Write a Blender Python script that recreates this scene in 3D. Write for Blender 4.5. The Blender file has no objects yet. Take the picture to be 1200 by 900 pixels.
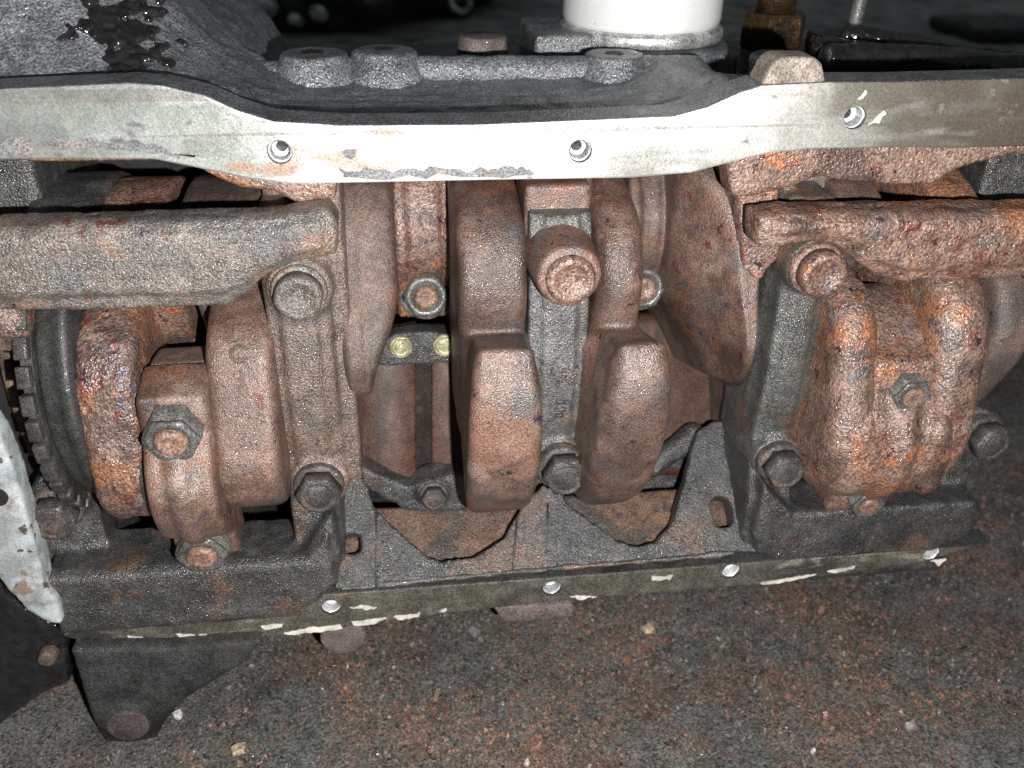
import bpy, bmesh, math, random
import numpy as np
from mathutils import Vector, Matrix

# ------------------------------------------------------------------ camera, world, lamp, exposure
random.seed(7); RNG = np.random.default_rng(11)
SC = bpy.context.scene
COL = SC.collection
FPX = 1100.0                                   # focal length in pixels of the 1200 x 900 photograph
_eX = np.array([9360, 472, 1100.]); _eX /= np.linalg.norm(_eX)
_eZ = np.array([35, 1940, -1100.]); _eZ -= _eX * (_eX @ _eZ); _eZ /= np.linalg.norm(_eZ)
_eY = np.cross(_eX, _eZ)
if _eY[2] < 0: _eY = -_eY
ROT = np.array([_eX, _eY, _eZ])                # engine axes (x along the crank, y into the block, z up) in camera axes
CAM = -(ROT @ np.array([65 / FPX * 318., 10 / FPX * 318., 318.]))   # millimetres
cam = bpy.data.cameras.new('camera'); camo = bpy.data.objects.new('camera', cam); COL.objects.link(camo)
r_, u_, f_ = ROT[:, 0], ROT[:, 1], ROT[:, 2]
M4 = Matrix(((r_[0], u_[0], -f_[0], CAM[0] / 1000), (r_[1], u_[1], -f_[1], CAM[1] / 1000),
             (r_[2], u_[2], -f_[2], CAM[2] / 1000), (0, 0, 0, 1)))
camo.matrix_world = M4
cam.sensor_width = 36; cam.lens = 36 * FPX / 1200; cam.clip_start = .01; cam.clip_end = 60
cam.dof.use_dof = True; cam.dof.focus_distance = .305; cam.dof.aperture_fstop = 15
SC.camera = camo
W = bpy.data.worlds.new('World'); SC.world = W; W.use_nodes = True
W.node_tree.nodes['Background'].inputs[0].default_value = (.86, .95, 1.0, 1)
W.node_tree.nodes['Background'].inputs[1].default_value = .065
fl = bpy.data.lights.new('phone_flash', 'POINT'); fl.energy = 10.5; fl.shadow_soft_size = .003; fl.color = (1.0, .975, .945)
flo = bpy.data.objects.new('phone_flash', fl); COL.objects.link(flo)
flo.location = Vector((CAM + r_ * 33 - u_ * 24) / 1000)
SC.view_settings.view_transform = 'Standard'; SC.view_settings.look = 'None'
SC.cycles.max_bounces = 4; SC.cycles.diffuse_bounces = 2; SC.cycles.glossy_bounces = 2
SC.view_settings.exposure = 0; SC.view_settings.gamma = 1

# ------------------------------------------------------------------ geometry helpers (all in millimetres)
def ray(px, py): return ROT @ np.array([(px - 600) / FPX, -(py - 450) / FPX, 1.])
def at(px, py, Y=0.):
    d = ray(px, py); return CAM + d * ((Y - CAM[1]) / d[1])
def atz(px, py, Z):
    d = ray(px, py); return CAM + d * ((Z - CAM[2]) / d[2])

_perm = RNG.permutation(256); _perm = np.concatenate([_perm, _perm, _perm])
_grad = RNG.normal(size=(256, 3)); _grad /= np.linalg.norm(_grad, axis=1)[:, None]
def perlin(p):
    i = np.floor(p).astype(int); f = p - i; i &= 255
    w = f * f * f * (f * (f * 6 - 15) + 10); out = 0
    for a in (0, 1):
        for b in (0, 1):
            for c in (0, 1):
                h = _perm[_perm[_perm[(i[:, 0] + a) & 255] + ((i[:, 1] + b) & 255)] + ((i[:, 2] + c) & 255)] & 255
                g = (_grad[h] * (f - np.array([a, b, c]))).sum(1)
                out = out + g * (w[:, 0] if a else 1 - w[:, 0]) * (w[:, 1] if b else 1 - w[:, 1]) * (w[:, 2] if c else 1 - w[:, 2])
    return out
def sstep(a, b, x):
    t = np.clip((x - a) / (b - a), 0, 1); return t * t * (3 - 2 * t)

class Shell:
    """collects closed shells: vertices in mm and faces"""
    def __init__(s): s.v = []; s.f = []
    def add(s, v, f):
        n = len(s.v); s.v += [tuple(map(float, q)) for q in v]; s.f += [tuple(n + k for k in q) for q in f]; return s
    def loft(s, rings, cap=True):
        n = len(rings[0]); v = [q for r in rings for q in r]; f = []
        for k in range(len(rings) - 1):
            for j in range(n):
                a, b = k * n + j, k * n + (j + 1) % n; f.append((a, b, b + n, a + n))
        if cap:
            f.append(tuple(range(n))[::-1]); m = (len(rings) - 1) * n; f.append(tuple(m + j for j in range(n)))
        return s.add(v, f)
    def box(s, x0, x1, y0, y1, z0, z1):
        return s.loft([[(x0, y0, z), (x1, y0, z), (x1, y1, z), (x0, y1, z)] for z in (z0, z1)])
    def prismY(s, xz, y0, y1):          # outline in the x-z plane pushed into the block
        return s.loft([[(x, y, z) for x, z in xz] for y in (y0, y1)])
    def pix(s, pts, y0, y1, yf=None):   # outline read off the photograph on the plane y0, then a straight prism
        q = [at(x, y, y0 if yf is None else yf) for x, y in pts]
        return s.prismY([(a[0], a[2]) for a in q], y0, y1)
    def prismX(s, yz, x0, x1, rnd=0., steps=4):
        yz = np.array(yz, float); c = yz.mean(0); rings = []
        nx = np.roll(yz, -1, 0) - np.roll(yz, 1, 0); nrm = np.stack([nx[:, 1], -nx[:, 0]], 1); nrm /= np.linalg.norm(nrm, axis=1)[:, None] + 1e-9
        if ((yz - c) * nrm).sum() < 0: nrm = -nrm
        st = []
        if rnd > 0:
            for k in range(steps):
                t = k / steps * math.pi / 2; st.append((x0 + rnd * (1 - math.sin(t)) if False else x0 + rnd * (1 - math.cos(t)), rnd * (1 - math.sin(t))))
            st.append((x0 + rnd, 0)); st.append((x1 - rnd, 0))
            for k in range(steps - 1, -1, -1):
                t = k / steps * math.pi / 2; st.append((x1 - rnd * (1 - math.cos(t)), rnd * (1 - math.sin(t))))
        else: st = [(x0, 0), (x1, 0)]
        for x, ins in st: rings.append([(x, a, b) for a, b in yz - nrm * ins])
        return s.loft(rings)
    def rod(s, p0, p1, r0, r1=None, n=24):
        p0 = np.array(p0, float); p1 = np.array(p1, float); r1 = r0 if r1 is None else r1
        d = p1 - p0; d /= np.linalg.norm(d); a = np.cross(d, (0, 0, 1.) if abs(d[2]) < .9 else (1., 0, 0)); a /= np.linalg.norm(a); b = np.cross(d, a)
        an = [2 * math.pi * k / n for k in range(n)]
        return s.loft([[p + r * (a * math.cos(t) + b * math.sin(t)) for t in an] for p, r in ((p0, r0), (p1, r1))])
    def ball(s, c, r, n=16, m=9):
        c = np.array(c, float); r = np.array(r, float) * np.ones(3); rings = []
        for k in range(m):
            t = math.pi * (k + .5) / m; rings.append([c + r * (math.sin(t) * math.cos(2 * math.pi * j / n), math.sin(t) * math.sin(2 * math.pi * j / n), math.cos(t)) for j in range(n)])
        return s.loft(rings)
    def lathe(s, prof, n=32, rf=None):   # axis -y: profile (radius, height towards the camera)
        rings = []
        for r, h in prof:
            rings.append([((r if rf is None else rf(r, 2 * math.pi * k / n)) * math.cos(2 * math.pi * k / n), -h,
                           (r if rf is None else rf(r, 2 * math.pi * k / n)) * math.sin(2 * math.pi * k / n)) for k in range(n)])
        return s.loft(rings)

def hull(circles, n=40, start=0.):
    pts = np.array([(y + r * math.cos(2 * math.pi * k / n), z + r * math.sin(2 * math.pi * k / n)) for y, z, r in circles for k in range(n)])
    pts = pts[np.lexsort((pts[:, 1], pts[:, 0]))]
    def half(P):
        h = []
        for p in P:
            while len(h) > 1 and (h[-1][0] - h[-2][0]) * (p[1] - h[-2][1]) - (h[-1][1] - h[-2][1]) * (p[0] - h[-2][0]) <= 1e-9: h.pop()
            h.append(p)
        return h
    h = np.array(half(pts)[:-1] + half(pts[::-1])[:-1])
    # resample evenly so that the edges bend smoothly
    e = np.linalg.norm(np.roll(h, -1, 0) - h, axis=1); cs = np.concatenate([[0], np.cumsum(e)]); m = 72
    hh = np.vstack([h, h[:1]]); t = np.linspace(0, cs[-1], m, endpoint=False)
    return np.stack([np.interp(t, cs, hh[:, 0]), np.interp(t, cs, hh[:, 1])], 1)

def raw_mesh(name, v, f, mats, smooth=True):
    me = bpy.data.meshes.new(name); me.from_pydata([(a / 1000, b / 1000, c / 1000) for a, b, c in v], [], f)
    for m in (mats if isinstance(mats, (list, tuple)) else [mats]): me.materials.append(m)
    bm = bmesh.new(); bm.from_mesh(me); bmesh.ops.recalc_face_normals(bm, faces=bm.faces); bm.to_mesh(me); bm.free()
    me.polygons.foreach_set('use_smooth', [smooth] * len(me.polygons)); me.update(); return me

def link(name, me, parent=None, **props):
    o = bpy.data.objects.new(name, me); COL.objects.link(o)
    if parent is not None:
        o.parent = parent; o.matrix_parent_inverse = PINV.get(parent.name, Matrix.Identity(4))
    for k, v in props.items(): o[k] = v
    return o
PINV = {}
def thing(name, loc, label, category, group=None):
    o = bpy.data.objects.new(name, None); COL.objects.link(o); o.location = Vector(loc) / 1000
    o['label'] = label; o['category'] = category
    if group: o['group'] = group
    o.empty_display_size = .02; PINV[o.name] = Matrix.Translation(-Vector(loc) / 1000); return o

def hard(name, sh, mat, parent=None, bevel=0., smooth=False, seg=2, **p):
    me = raw_mesh(name, sh.v, sh.f, mat, smooth)
    if bevel:
        bm = bmesh.new(); bm.from_mesh(me)
        bmesh.ops.bevel(bm, geom=[e for e in bm.edges if len(e.link_faces) == 2 and e.calc_face_angle(0) > .5], offset=bevel / 1000, segments=seg, affect='EDGES', profile=.5)
        for q in bm.faces: q.smooth = True
        bm.to_mesh(me); bm.free()
    return link(name, me, parent, **p)

def cast(name, sh, mat, parent=None, vox=1.0, soft=6, bumps=((9., .28), (2.4, .07)), pit=0., post=None, **p):
    """casting: the shells melted together on a voxel grid, edges rounded, surface made uneven"""
    me = raw_mesh(name + '_raw', sh.v, sh.f, mat); o = bpy.data.objects.new('tmp', me); COL.objects.link(o)
    md = o.modifiers.new('r', 'REMESH'); md.mode = 'VOXEL'; md.voxel_size = vox / 1000
    dg = bpy.context.evaluated_depsgraph_get(); out = bpy.data.meshes.new_from_object(o.evaluated_get(dg), depsgraph=dg)
    bpy.data.objects.remove(o); bpy.data.meshes.remove(me); out.name = name
    n = len(out.vertices); co = np.empty(n * 3); out.vertices.foreach_get('co', co); co = co.reshape(-1, 3) * 1000
    e = np.empty(len(out.edges) * 2, int); out.edges.foreach_get('vertices', e); e = e.reshape(-1, 2)
    a = np.concatenate([e[:, 0], e[:, 1]]); b = np.concatenate([e[:, 1], e[:, 0]]); deg = np.maximum(np.bincount(a, minlength=n), 1)
    for k in range(soft):
        av = np.stack([np.bincount(a, weights=co[b, j], minlength=n) / deg for j in range(3)], 1); co = co * .35 + av * .65
    out.vertices.foreach_set('co', (co / 1000).ravel()); out.update()
    nr = np.empty(n * 3); out.vertices.foreach_get('normal', nr); nr = nr.reshape(-1, 3); d = np.zeros(n)
    for k, (sc, am) in enumerate(bumps): d += perlin(co / sc + 31.7 * k) * am
    if pit:
        q = perlin(co / 3.1 + 77); d -= sstep(.22, .5, q) * pit
    co = co + nr * d[:, None]
    if post: co = post(co, nr)
    out.vertices.foreach_set('co', (co / 1000).ravel())
    out.polygons.foreach_set('use_smooth', [True] * len(out.polygons)); out.update()
    if not out.materials: out.materials.append(mat)
    return link(name, out, parent, **p)

# ------------------------------------------------------------------ materials
def grunge(name, base, layers=(), rough=(.45, .8), metal=0., grain=.42, bump=.35, fine=2000., var=1., spec=.5, xmix=None, pebble=0., glint=True, ymix=None):
    m = bpy.data.materials.new(name); m.use_nodes = True; nt = m.node_tree; N = nt.nodes; L = nt.links
    bs = N['Principled BSDF']; tc = N.new('ShaderNodeTexCoord'); oi = N.new('ShaderNodeObjectInfo')
    mul = N.new('ShaderNodeMath'); mul.operation = 'MULTIPLY'; mul.inputs[1].default_value = 7.; L.new(oi.outputs['Random'], mul.inputs[0])
    va = N.new('ShaderNodeVectorMath'); va.operation = 'ADD'; L.new(tc.outputs['Object'], va.inputs[0]); L.new(mul.outputs[0], va.inputs[1]); P = va.outputs[0]
    def noise(scale, detail=6, off=0., stretch=None, rg=.6, rot=None):
        src = P
        mp = N.new('ShaderNodeMapping'); mp.inputs['Location'].default_value = (off, off * .7, -off); L.new(P, mp.inputs['Vector'])
        if stretch: mp.inputs['Scale'].default_value = stretch
        if rot: mp.inputs['Rotation'].default_value = rot
        n = N.new('ShaderNodeTexNoise'); n.inputs['Scale'].default_value = scale; n.inputs['Detail'].default_value = detail; n.inputs['Roughness'].default_value = rg
        L.new(mp.outputs[0], n.inputs['Vector']); return n.outputs['Fac']
    def ramp(fac, lo, hi, a=0., b=1.):
        q = N.new('ShaderNodeMapRange'); q.interpolation_type = 'SMOOTHSTEP'; q.inputs['From Min'].default_value = lo; q.inputs['From Max'].default_value = hi
        q.inputs['To Min'].default_value = a; q.inputs['To Max'].default_value = b; L.new(fac, q.inputs['Value']); return q.outputs[0]
    def mix(fac, c1, c2, mode='MIX'):
        q = N.new('ShaderNodeMix'); q.data_type = 'RGBA'; q.blend_type = mode
        if hasattr(fac, 'links'): L.new(fac, q.inputs[0])
        else: q.inputs[0].default_value = fac
        for s_, c in ((6, c1), (7, c2)):
            if hasattr(c, 'links'): L.new(c, q.inputs[s_])
            else: q.inputs[s_].default_value = (*c, 1)
        return q.outputs[2]
    b0 = [c * (1 - .3 * var) for c in base]; b1 = [min(1, c * (1 + .28 * var)) for c in base]
    col = mix(ramp(noise(140, 5), .33, .67), b0, b1)
    if xmix:                              # the colour changes along the length of the piece (painted flash highlight, then olive and rust stains)
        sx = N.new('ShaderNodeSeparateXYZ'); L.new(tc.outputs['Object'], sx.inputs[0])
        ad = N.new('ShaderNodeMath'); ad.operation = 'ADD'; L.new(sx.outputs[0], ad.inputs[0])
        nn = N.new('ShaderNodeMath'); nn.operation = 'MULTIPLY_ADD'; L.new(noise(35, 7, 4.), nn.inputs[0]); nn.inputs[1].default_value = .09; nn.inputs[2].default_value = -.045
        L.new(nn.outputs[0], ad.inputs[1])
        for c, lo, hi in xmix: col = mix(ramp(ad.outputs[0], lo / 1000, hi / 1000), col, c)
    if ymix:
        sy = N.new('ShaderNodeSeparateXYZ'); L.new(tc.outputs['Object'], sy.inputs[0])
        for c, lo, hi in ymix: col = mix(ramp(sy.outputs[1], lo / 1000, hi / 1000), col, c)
    for k, ly in enumerate(layers):
        c, sc, det, lo, hi, st = ly[:6]; stretch = ly[6] if len(ly) > 6 else None
        rot = ly[7] if len(ly) > 7 else None; patch = ly[8] if len(ly) > 8 else None
        fac = ramp(noise(sc, min(det, 3.5), 3.1 * k + 1.3, stretch, .68, rot), lo, hi, 0, st)
        if patch:
            mm = N.new('ShaderNodeMath'); mm.operation = 'MULTIPLY'; L.new(fac, mm.inputs[0]); L.new(ramp(noise(patch[0], 3, 2.7 * k + 5), patch[1], patch[2]), mm.inputs[1]); fac = mm.outputs[0]
        col = mix(fac, col, c)
    sp = ramp(noise(fine * .75, 2, 9., None, .7), .36, .64, 1 - grain * 1.15, 1 + grain * 1.2)
    cb = N.new('ShaderNodeCombineColor')
    for i in range(3): L.new(sp, cb.inputs[i])
    col = mix(1., col, cb.outputs[0], 'MULTIPLY'); L.new(col, bs.inputs['Base Color'])
    rg = ramp(noise(90, 2, 2.2), .35, .65, rough[0] + .05, rough[1])
    if glint:                             # crystals in the rust and casting skin that catch the flash
        g = ramp(noise(2600, 0, 6.6), .66, .74); q = N.new('ShaderNodeMix'); L.new(g, q.inputs[0]); L.new(rg, q.inputs[2]); q.inputs[3].default_value = .12; rg = q.outputs[0]
    L.new(rg, bs.inputs['Roughness'])
    bs.inputs['Metallic'].default_value = metal; bs.inputs['Specular IOR Level'].default_value = spec
    h1 = noise(fine * .85, 1.5, 5.5); h2 = noise(480, 1, 8.8)
    ad = N.new('ShaderNodeMath'); ad.operation = 'MULTIPLY_ADD'; L.new(h2, ad.inputs[0]); ad.inputs[1].default_value = .5 / (1 + pebble * .6); L.new(h1, ad.inputs[2])
    hh = ad.outputs[0]; bump = min(1., bump * (1 + .25 * pebble))
    bp = N.new('ShaderNodeBump'); bp.inputs['Strength'].default_value = bump; bp.inputs['Distance'].default_value = .00065; L.new(hh, bp.inputs['Height']); L.new(bp.outputs[0], bs.inputs['Normal'])
    return m

ORANGE = (.32, .112, .043); DEEP = (.12, .045, .03); PIT = (.026, .010, .016); GREYD = (.070, .070, .072); PALE = (.33, .25, .212)
SPOTS = [((.11, .022, .02), 105, 3, .63, .67, .85), ((.045, .04, .075), 125, 3, .655, .69, .85)]
RUST = grunge('rust', (.138, .084, .065), SPOTS + [(PALE, 30, 8, .55, .70, .55), ((.046, .027, .021), 20, 4, .48, .60, .8), (GREYD, 40, 8, .52, .68, .75), ((.185, .085, .05), 30, 8, .54, .66, .6), (ORANGE, 95, 6, .69, .72, .9), (PIT, 190, 4, .64, .68, .9)], rough=(.32, .50), bump=.5, pebble=1.0, spec=.85, fine=2300.)
RUST2 = grunge('rust_orange', (.165, .101, .077), SPOTS + [(PALE, 36, 8, .56, .7, .5), ((.048, .031, .025), 20, 4, .54, .66, .8), ((.265, .11, .05), 24, 8, .51, .63, .75), (ORANGE, 60, 9, .62, .69, .8), (DEEP, 75, 9, .56, .65, .8), (GREYD, 42, 8, .55, .68, .7), (PIT, 170, 4, .63, .67, .95)], rough=(.31, .50), bump=.85, pebble=1.4, spec=.85, fine=1350.)
RUSTM = grunge('rust_matt', (.112, .074, .060), [((.05, .038, .032), 20, 4, .50, .62, .8), (GREYD, 26, 8, .48, .70, .6), (PALE, 70, 8, .57, .75, .4), ((.155, .075, .048), 36, 8, .54, .66, .6), (ORANGE, 95, 9, .70, .73, .8), (PIT, 150, 4, .67, .70, .9)], rough=(.38, .56), bump=.55, pebble=.8, spec=.7, fine=2600.)
RUSTA = grunge('rust_pitted_dark', (.115, .072, .058), [((.13, .025, .022), 95, 3, .58, .63, .85), ((.05, .045, .085), 110, 3, .62, .66, .85), (PALE, 50, 8, .56, .68, .55), ((.24, .105, .05), 26, 8, .50, .62, .8), (ORANGE, 60, 9, .62, .68, .85), (GREYD, 42, 8, .54, .66, .7), (PIT, 150, 4, .62, .66, .95)], rough=(.25, .46), bump=.85, pebble=1.4, spec=.9, fine=1400.)
BROWNCAP = grunge('brown_stained_cap', (.135, .096, .077), [((.08, .078, .075), 34, 8, .50, .66, .7), (PALE, 60, 8, .56, .70, .5), ((.26, .12, .06), 50, 9, .62, .70, .75), ((.05, .035, .03), 90, 4, .60, .67, .7)], rough=(.27, .46), bump=.75, pebble=1.4, spec=.9)
GREYRUST = grunge('grey_rusted_casting', (.135, .113, .10), SPOTS[:1] + [((.085, .088, .09), 40, 8, .45, .62, .75), ((.21, .125, .085), 50, 9, .54, .66, .7), ((.27, .25, .235), 90, 6, .60, .70, .5), (ORANGE, 75, 9, .68, .73, .7), (PIT, 150, 4, .68, .71, .8)], rough=(.27, .46), bump=.8, pebble=1.4, spec=.9)
CASTIRON = grunge('oily_grey_casting', (.042, .042, .042), [((.11, .108, .102), 50, 8, .5, .70, .6), ((.13, .07, .042), 40, 9, .55, .66, .65), ((.018, .018, .019), 32, 8, .55, .68, .75)], rough=(.22, .42), bump=.75, pebble=1.4, spec=.9)
CAPGREY = grunge('worn_grey_cap', (.085, .085, .082), [((.19, .19, .185), 50, 8, .5, .68, .6), ((.15, .095, .065), 45, 9, .58, .68, .6), ((.045, .046, .046), 32, 8, .57, .70, .7)], rough=(.24, .42), bump=.7, pebble=1.4, spec=.9)
GREENGREY = grunge('oiled_cap_casting', (.062, .063, .058), [((.12, .12, .11), 50, 8, .5, .68, .6), ((.17, .095, .055), 30, 9, .54, .66, .7), ((.028, .03, .028), 32, 8, .55, .68, .75)], rough=(.22, .42), bump=.65, pebble=1.2, spec=.9)
FLOORCAST = grunge('grey_skirt_casting', (.043, .045, .046), [((.13, .128, .125), 70, 8, .52, .7, .6), ((.13, .075, .055), 26, 9, .50, .66, .7), ((.03, .03, .03), 50, 8, .54, .66, .75)], rough=(.25, .45), bump=1., pebble=2.0, spec=.9)
DARKCAST = grunge('black_grimy_casting', (.105, .113, .124), [((.17, .18, .195), 45, 8, .5, .70, .6), ((.14, .12, .095), 25, 9, .6, .75, .5), ((.045, .047, .052), 36, 8, .56, .70, .7)], rough=(.24, .46), bump=1., pebble=2.0, spec=.9, fine=1500., grain=.48)
FOOTCAST = grunge('shaded_foot_casting', (.040, .040, .040), [((.05, .05, .05), 45, 8, .5, .70, .65), ((.012, .012, .012), 36, 8, .52, .66, .85)], rough=(.6, .85), bump=.8, pebble=1.5, spec=.25)  # darker than the other castings: the foot's shadow is put into its colour
OILBLACK = grunge('wet_oil_black', (.012, .012, .013), [((.03, .028, .024), 80, 8, .55, .7, .7)], rough=(.05, .16), bump=1.0, pebble=.2, grain=.2, fine=420., spec=1.)
BOREBROWN = grunge('brown_stained_bore', (.060, .027, .017), [((.026, .016, .012), 30, 3, .50, .60, .8, (2., .3, .3)), ((.07, .048, .038), 50, 3, .58, .66, .6, (2., .5, .5)), ((.2, .09, .045), 120, 9, .64, .72, .5)], rough=(.4, .55), bump=.2, glint=False, spec=.3)
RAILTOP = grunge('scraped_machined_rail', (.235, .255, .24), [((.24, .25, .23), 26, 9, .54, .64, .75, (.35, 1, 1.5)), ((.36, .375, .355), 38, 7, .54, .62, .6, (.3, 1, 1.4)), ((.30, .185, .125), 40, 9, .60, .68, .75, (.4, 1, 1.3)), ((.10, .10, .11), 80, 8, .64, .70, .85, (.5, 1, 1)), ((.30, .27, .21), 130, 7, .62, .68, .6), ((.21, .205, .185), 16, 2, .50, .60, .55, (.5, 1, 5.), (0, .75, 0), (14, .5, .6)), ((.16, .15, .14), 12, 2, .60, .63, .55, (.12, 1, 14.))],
                 rough=(.36, .52), metal=.4, bump=.16, grain=.14, var=.5, xmix=[((.66, .66, .64), -110, -70), ((.17, .162, .135), 35, 95), ((.10, .078, .058), 80, 150)])  # pale middle carries the flash highlight; the right end is real staining
RAILLOW = grunge('olive_stained_rail', (.078, .075, .062), [((.028, .028, .025), 40, 8, .48, .62, .85, (.4, 1, 1)), ((.17, .08, .035), 40, 9, .58, .67, .8, (.35, 1, 1.3)), ((.22, .21, .17), 80, 8, .60, .68, .7, (.4, 1, 1)), ((.03, .028, .025), 160, 6, .62, .68, .7)], rough=(.26, .5), bump=.4, grain=.4)
WHITEGASKET = grunge('white_gasket_residue', (.55, .54, .49), [((.45, .40, .30), 120, 8, .55, .7, .6)], rough=(.5, .8), bump=.3, grain=.15)
STEEL = grunge('bright_thread_steel', (.78, .81, .84), rough=(.15, .3), metal=.3, bump=.15, grain=.2)
NUT = grunge('grey_steel_nut', (.125, .122, .118), [((.18, .105, .065), 90, 8, .58, .7, .6), ((.06, .06, .06), 70, 8, .58, .7, .6)], rough=(.3, .5), bump=.3, metal=.35)
STUD = grunge('rusty_stud_end', (.19, .115, .085), [(ORANGE, 150, 8, .6, .7, .7), (PALE, 200, 8, .56, .7, .6)], rough=(.35, .6), bump=.5)
BOLTGREY = grunge('grimy_bolt', (.055, .052, .05), [((.14, .10, .08), 80, 8, .5, .66, .7), ((.03, .03, .03), 90, 8, .58, .7, .7)], rough=(.3, .55), bump=.5, pebble=.6)
ZINC = grunge('yellow_zinc_bolt', (.34, .33, .20), [((.14, .12, .08), 200, 8, .55, .68, .7)], rough=(.3, .5), bump=.3, metal=.2)
VOID = grunge('unlit_interior', (.012, .011, .011), [((.03, .02, .015), 40, 8, .55, .7, .7)], rough=(.6, .9), bump=.3)  # near black puts the shade of deep cavities into the colour
FILTER = grunge('white_filter_paint', (.66, .67, .665), [((.25, .22, .18), 260, 4, .68, .71, .8), ((.45, .43, .38), 22, 4, .56, .70, .55, (1, 1, .5))], rough=(.3, .4), bump=.02, grain=.03, var=.1)
TIN = grunge('dull_tin_rim', (.55, .57, .57), [((.2, .18, .14), 120, 8, .55, .68, .7)], rough=(.3, .5), metal=.6, bump=.1)
BRASS = grunge('oily_brass', (.10, .06, .028), [((.03, .025, .02), 60, 8, .45, .62, .9), ((.5, .36, .2), 120, 8, .62, .7, .6)], rough=(.15, .35), metal=.6, bump=.4)
GASKETPLATE = grunge('pale_blue_plate', (.33, .365, .375), [((.48, .51, .52), 40, 8, .5, .65, .6), ((.20, .13, .08), 50, 9, .56, .64, .85), ((.05, .03, .02), 120, 8, .61, .66, .9)], rough=(.35, .6), bump=.25, grain=.15)
BROWNPLATE = grunge('brown_plate_edge', (.16, .115, .075), [((.05, .04, .03), 60, 8, .5, .66, .8)], rough=(.4, .7), bump=.4)
SMOOTHDARK = grunge('dark_crank_seal_land', (.028, .029, .029), [((.055, .055, .052), 50, 8, .52, .7, .6)], rough=(.35, .55), bump=.3, pebble=.5)
TOOTH = grunge('grey_tooth_steel', (.045, .043, .04), [((.018, .018, .017), 120, 8, .5, .66, .8)], rough=(.35, .6), bump=.4)
FOOTMAUVE = grunge('dark_mauve_casting', (.06, .05, .048), [((.03, .028, .028), 60, 8, .5, .68, .7)], rough=(.6, .9), bump=.3)
MAUVE = grunge('dusty_mauve_casting', (.115, .09, .085), [((.055, .05, .05), 60, 8, .5, .68, .7)], rough=(.6, .9), bump=.3)

# ------------------------------------------------------------------ ground
GZ = -150.
def ground_mat():
    return grunge('oily_concrete', (.088, .09, .086), [((.14, .145, .138), 9, 9, .5, .64, .6), ((.045, .048, .045), 13, 9, .54, .66, .8), ((.11, .06, .04), 16, 10, .55, .66, .6), ((.17, .09, .062), 420, 3, .50, .60, .8, None, None, (15, .46, .60)), ((.02, .02, .02), 520, 3, .54, .62, .8), ((.25, .22, .18), 640, 2, .62, .68, .7)], rough=(.5, .85), bump=.7, pebble=1.5, fine=1200, ymix=[((.58, .62, .60), 250, 700)])  # far floor paled in colour to make up for the weak light there
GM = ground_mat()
def build_ground():
    # fine patch near the engine with real unevenness, one sheet out to the horizon
    xs = np.concatenate([[-30000, -6000, -1500], np.linspace(-420, 620, 300), [1800, 7000, 30000]])
    ys = np.concatenate([[-3000, -500], np.linspace(-160, 420, 170), [900, 2500, 8000, 40000]])
    X, Y = np.meshgrid(xs, ys); P = np.stack([X.ravel(), Y.ravel(), np.zeros(X.size)], 1)
    near = ((np.abs(P[:, 0]) < 640) & (P[:, 1] < 430) & (P[:, 1] > -170))
    z = (perlin(P / 60.) * 2.0 + perlin(P / 17. + 9) * .9 + perlin(P / 6. + 3) * .5) * near - .8
    P[:, 2] = GZ + z; nx = len(xs)
    f = [(j * nx + i, j * nx + i + 1, (j + 1) * nx + i + 1, (j + 1) * nx + i) for j in range(len(ys) - 1) for i in range(nx - 1)]
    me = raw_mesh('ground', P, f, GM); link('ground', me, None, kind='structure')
build_ground()

# ------------------------------------------------------------------ engine block
ENG = thing('engine_block', (0, 90, GZ), 'grimy cast iron engine block lying on its side with its open crankcase facing out', 'engine block')

# upper pan rail: outline of the machined face
UT = [(-60, 108), (0, 104), (90, 100), (150, 97), (190, 100), (240, 112), (280, 130), (320, 142), (400, 147), (560, 146), (700, 140), (790, 136), (830, 125), (868, 108), (893, 100), (972, 96), (1050, 96), (1200, 92), (1290, 88)]
UB = [(1290, 174), (1200, 172), (1120, 174), (1050, 173), (950, 175), (900, 180), (860, 190), (810, 203), (740, 209), (600, 211), (400, 215), (340, 216), (290, 210), (230, 197), (180, 187), (60, 187), (-60, 188)]
def drill(o, centres, r, y0, y1):
    sh = Shell()
    for c in centres: sh.rod((c[0], y0, c[2]), (c[0], y1, c[2]), r, n=28)
    cm = raw_mesh('cut', sh.v, sh.f, STEEL); c = bpy.data.objects.new('cut', cm); COL.objects.link(c)
    md = o.modifiers.new('b', 'BOOLEAN'); md.operation = 'DIFFERENCE'; md.object = c; md.solver = 'EXACT'
    dg = bpy.context.evaluated_depsgraph_get(); me = bpy.data.meshes.new_from_object(o.evaluated_get(dg), depsgraph=dg)
    o.modifiers.clear(); o.data = me; bpy.data.objects.remove(c)
VOIDM = grunge('hole_bottom_shade', (.015, .015, .016), rough=(.4, .6), bump=.3)  # bottom painted dark so the hole reads as shaded
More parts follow.
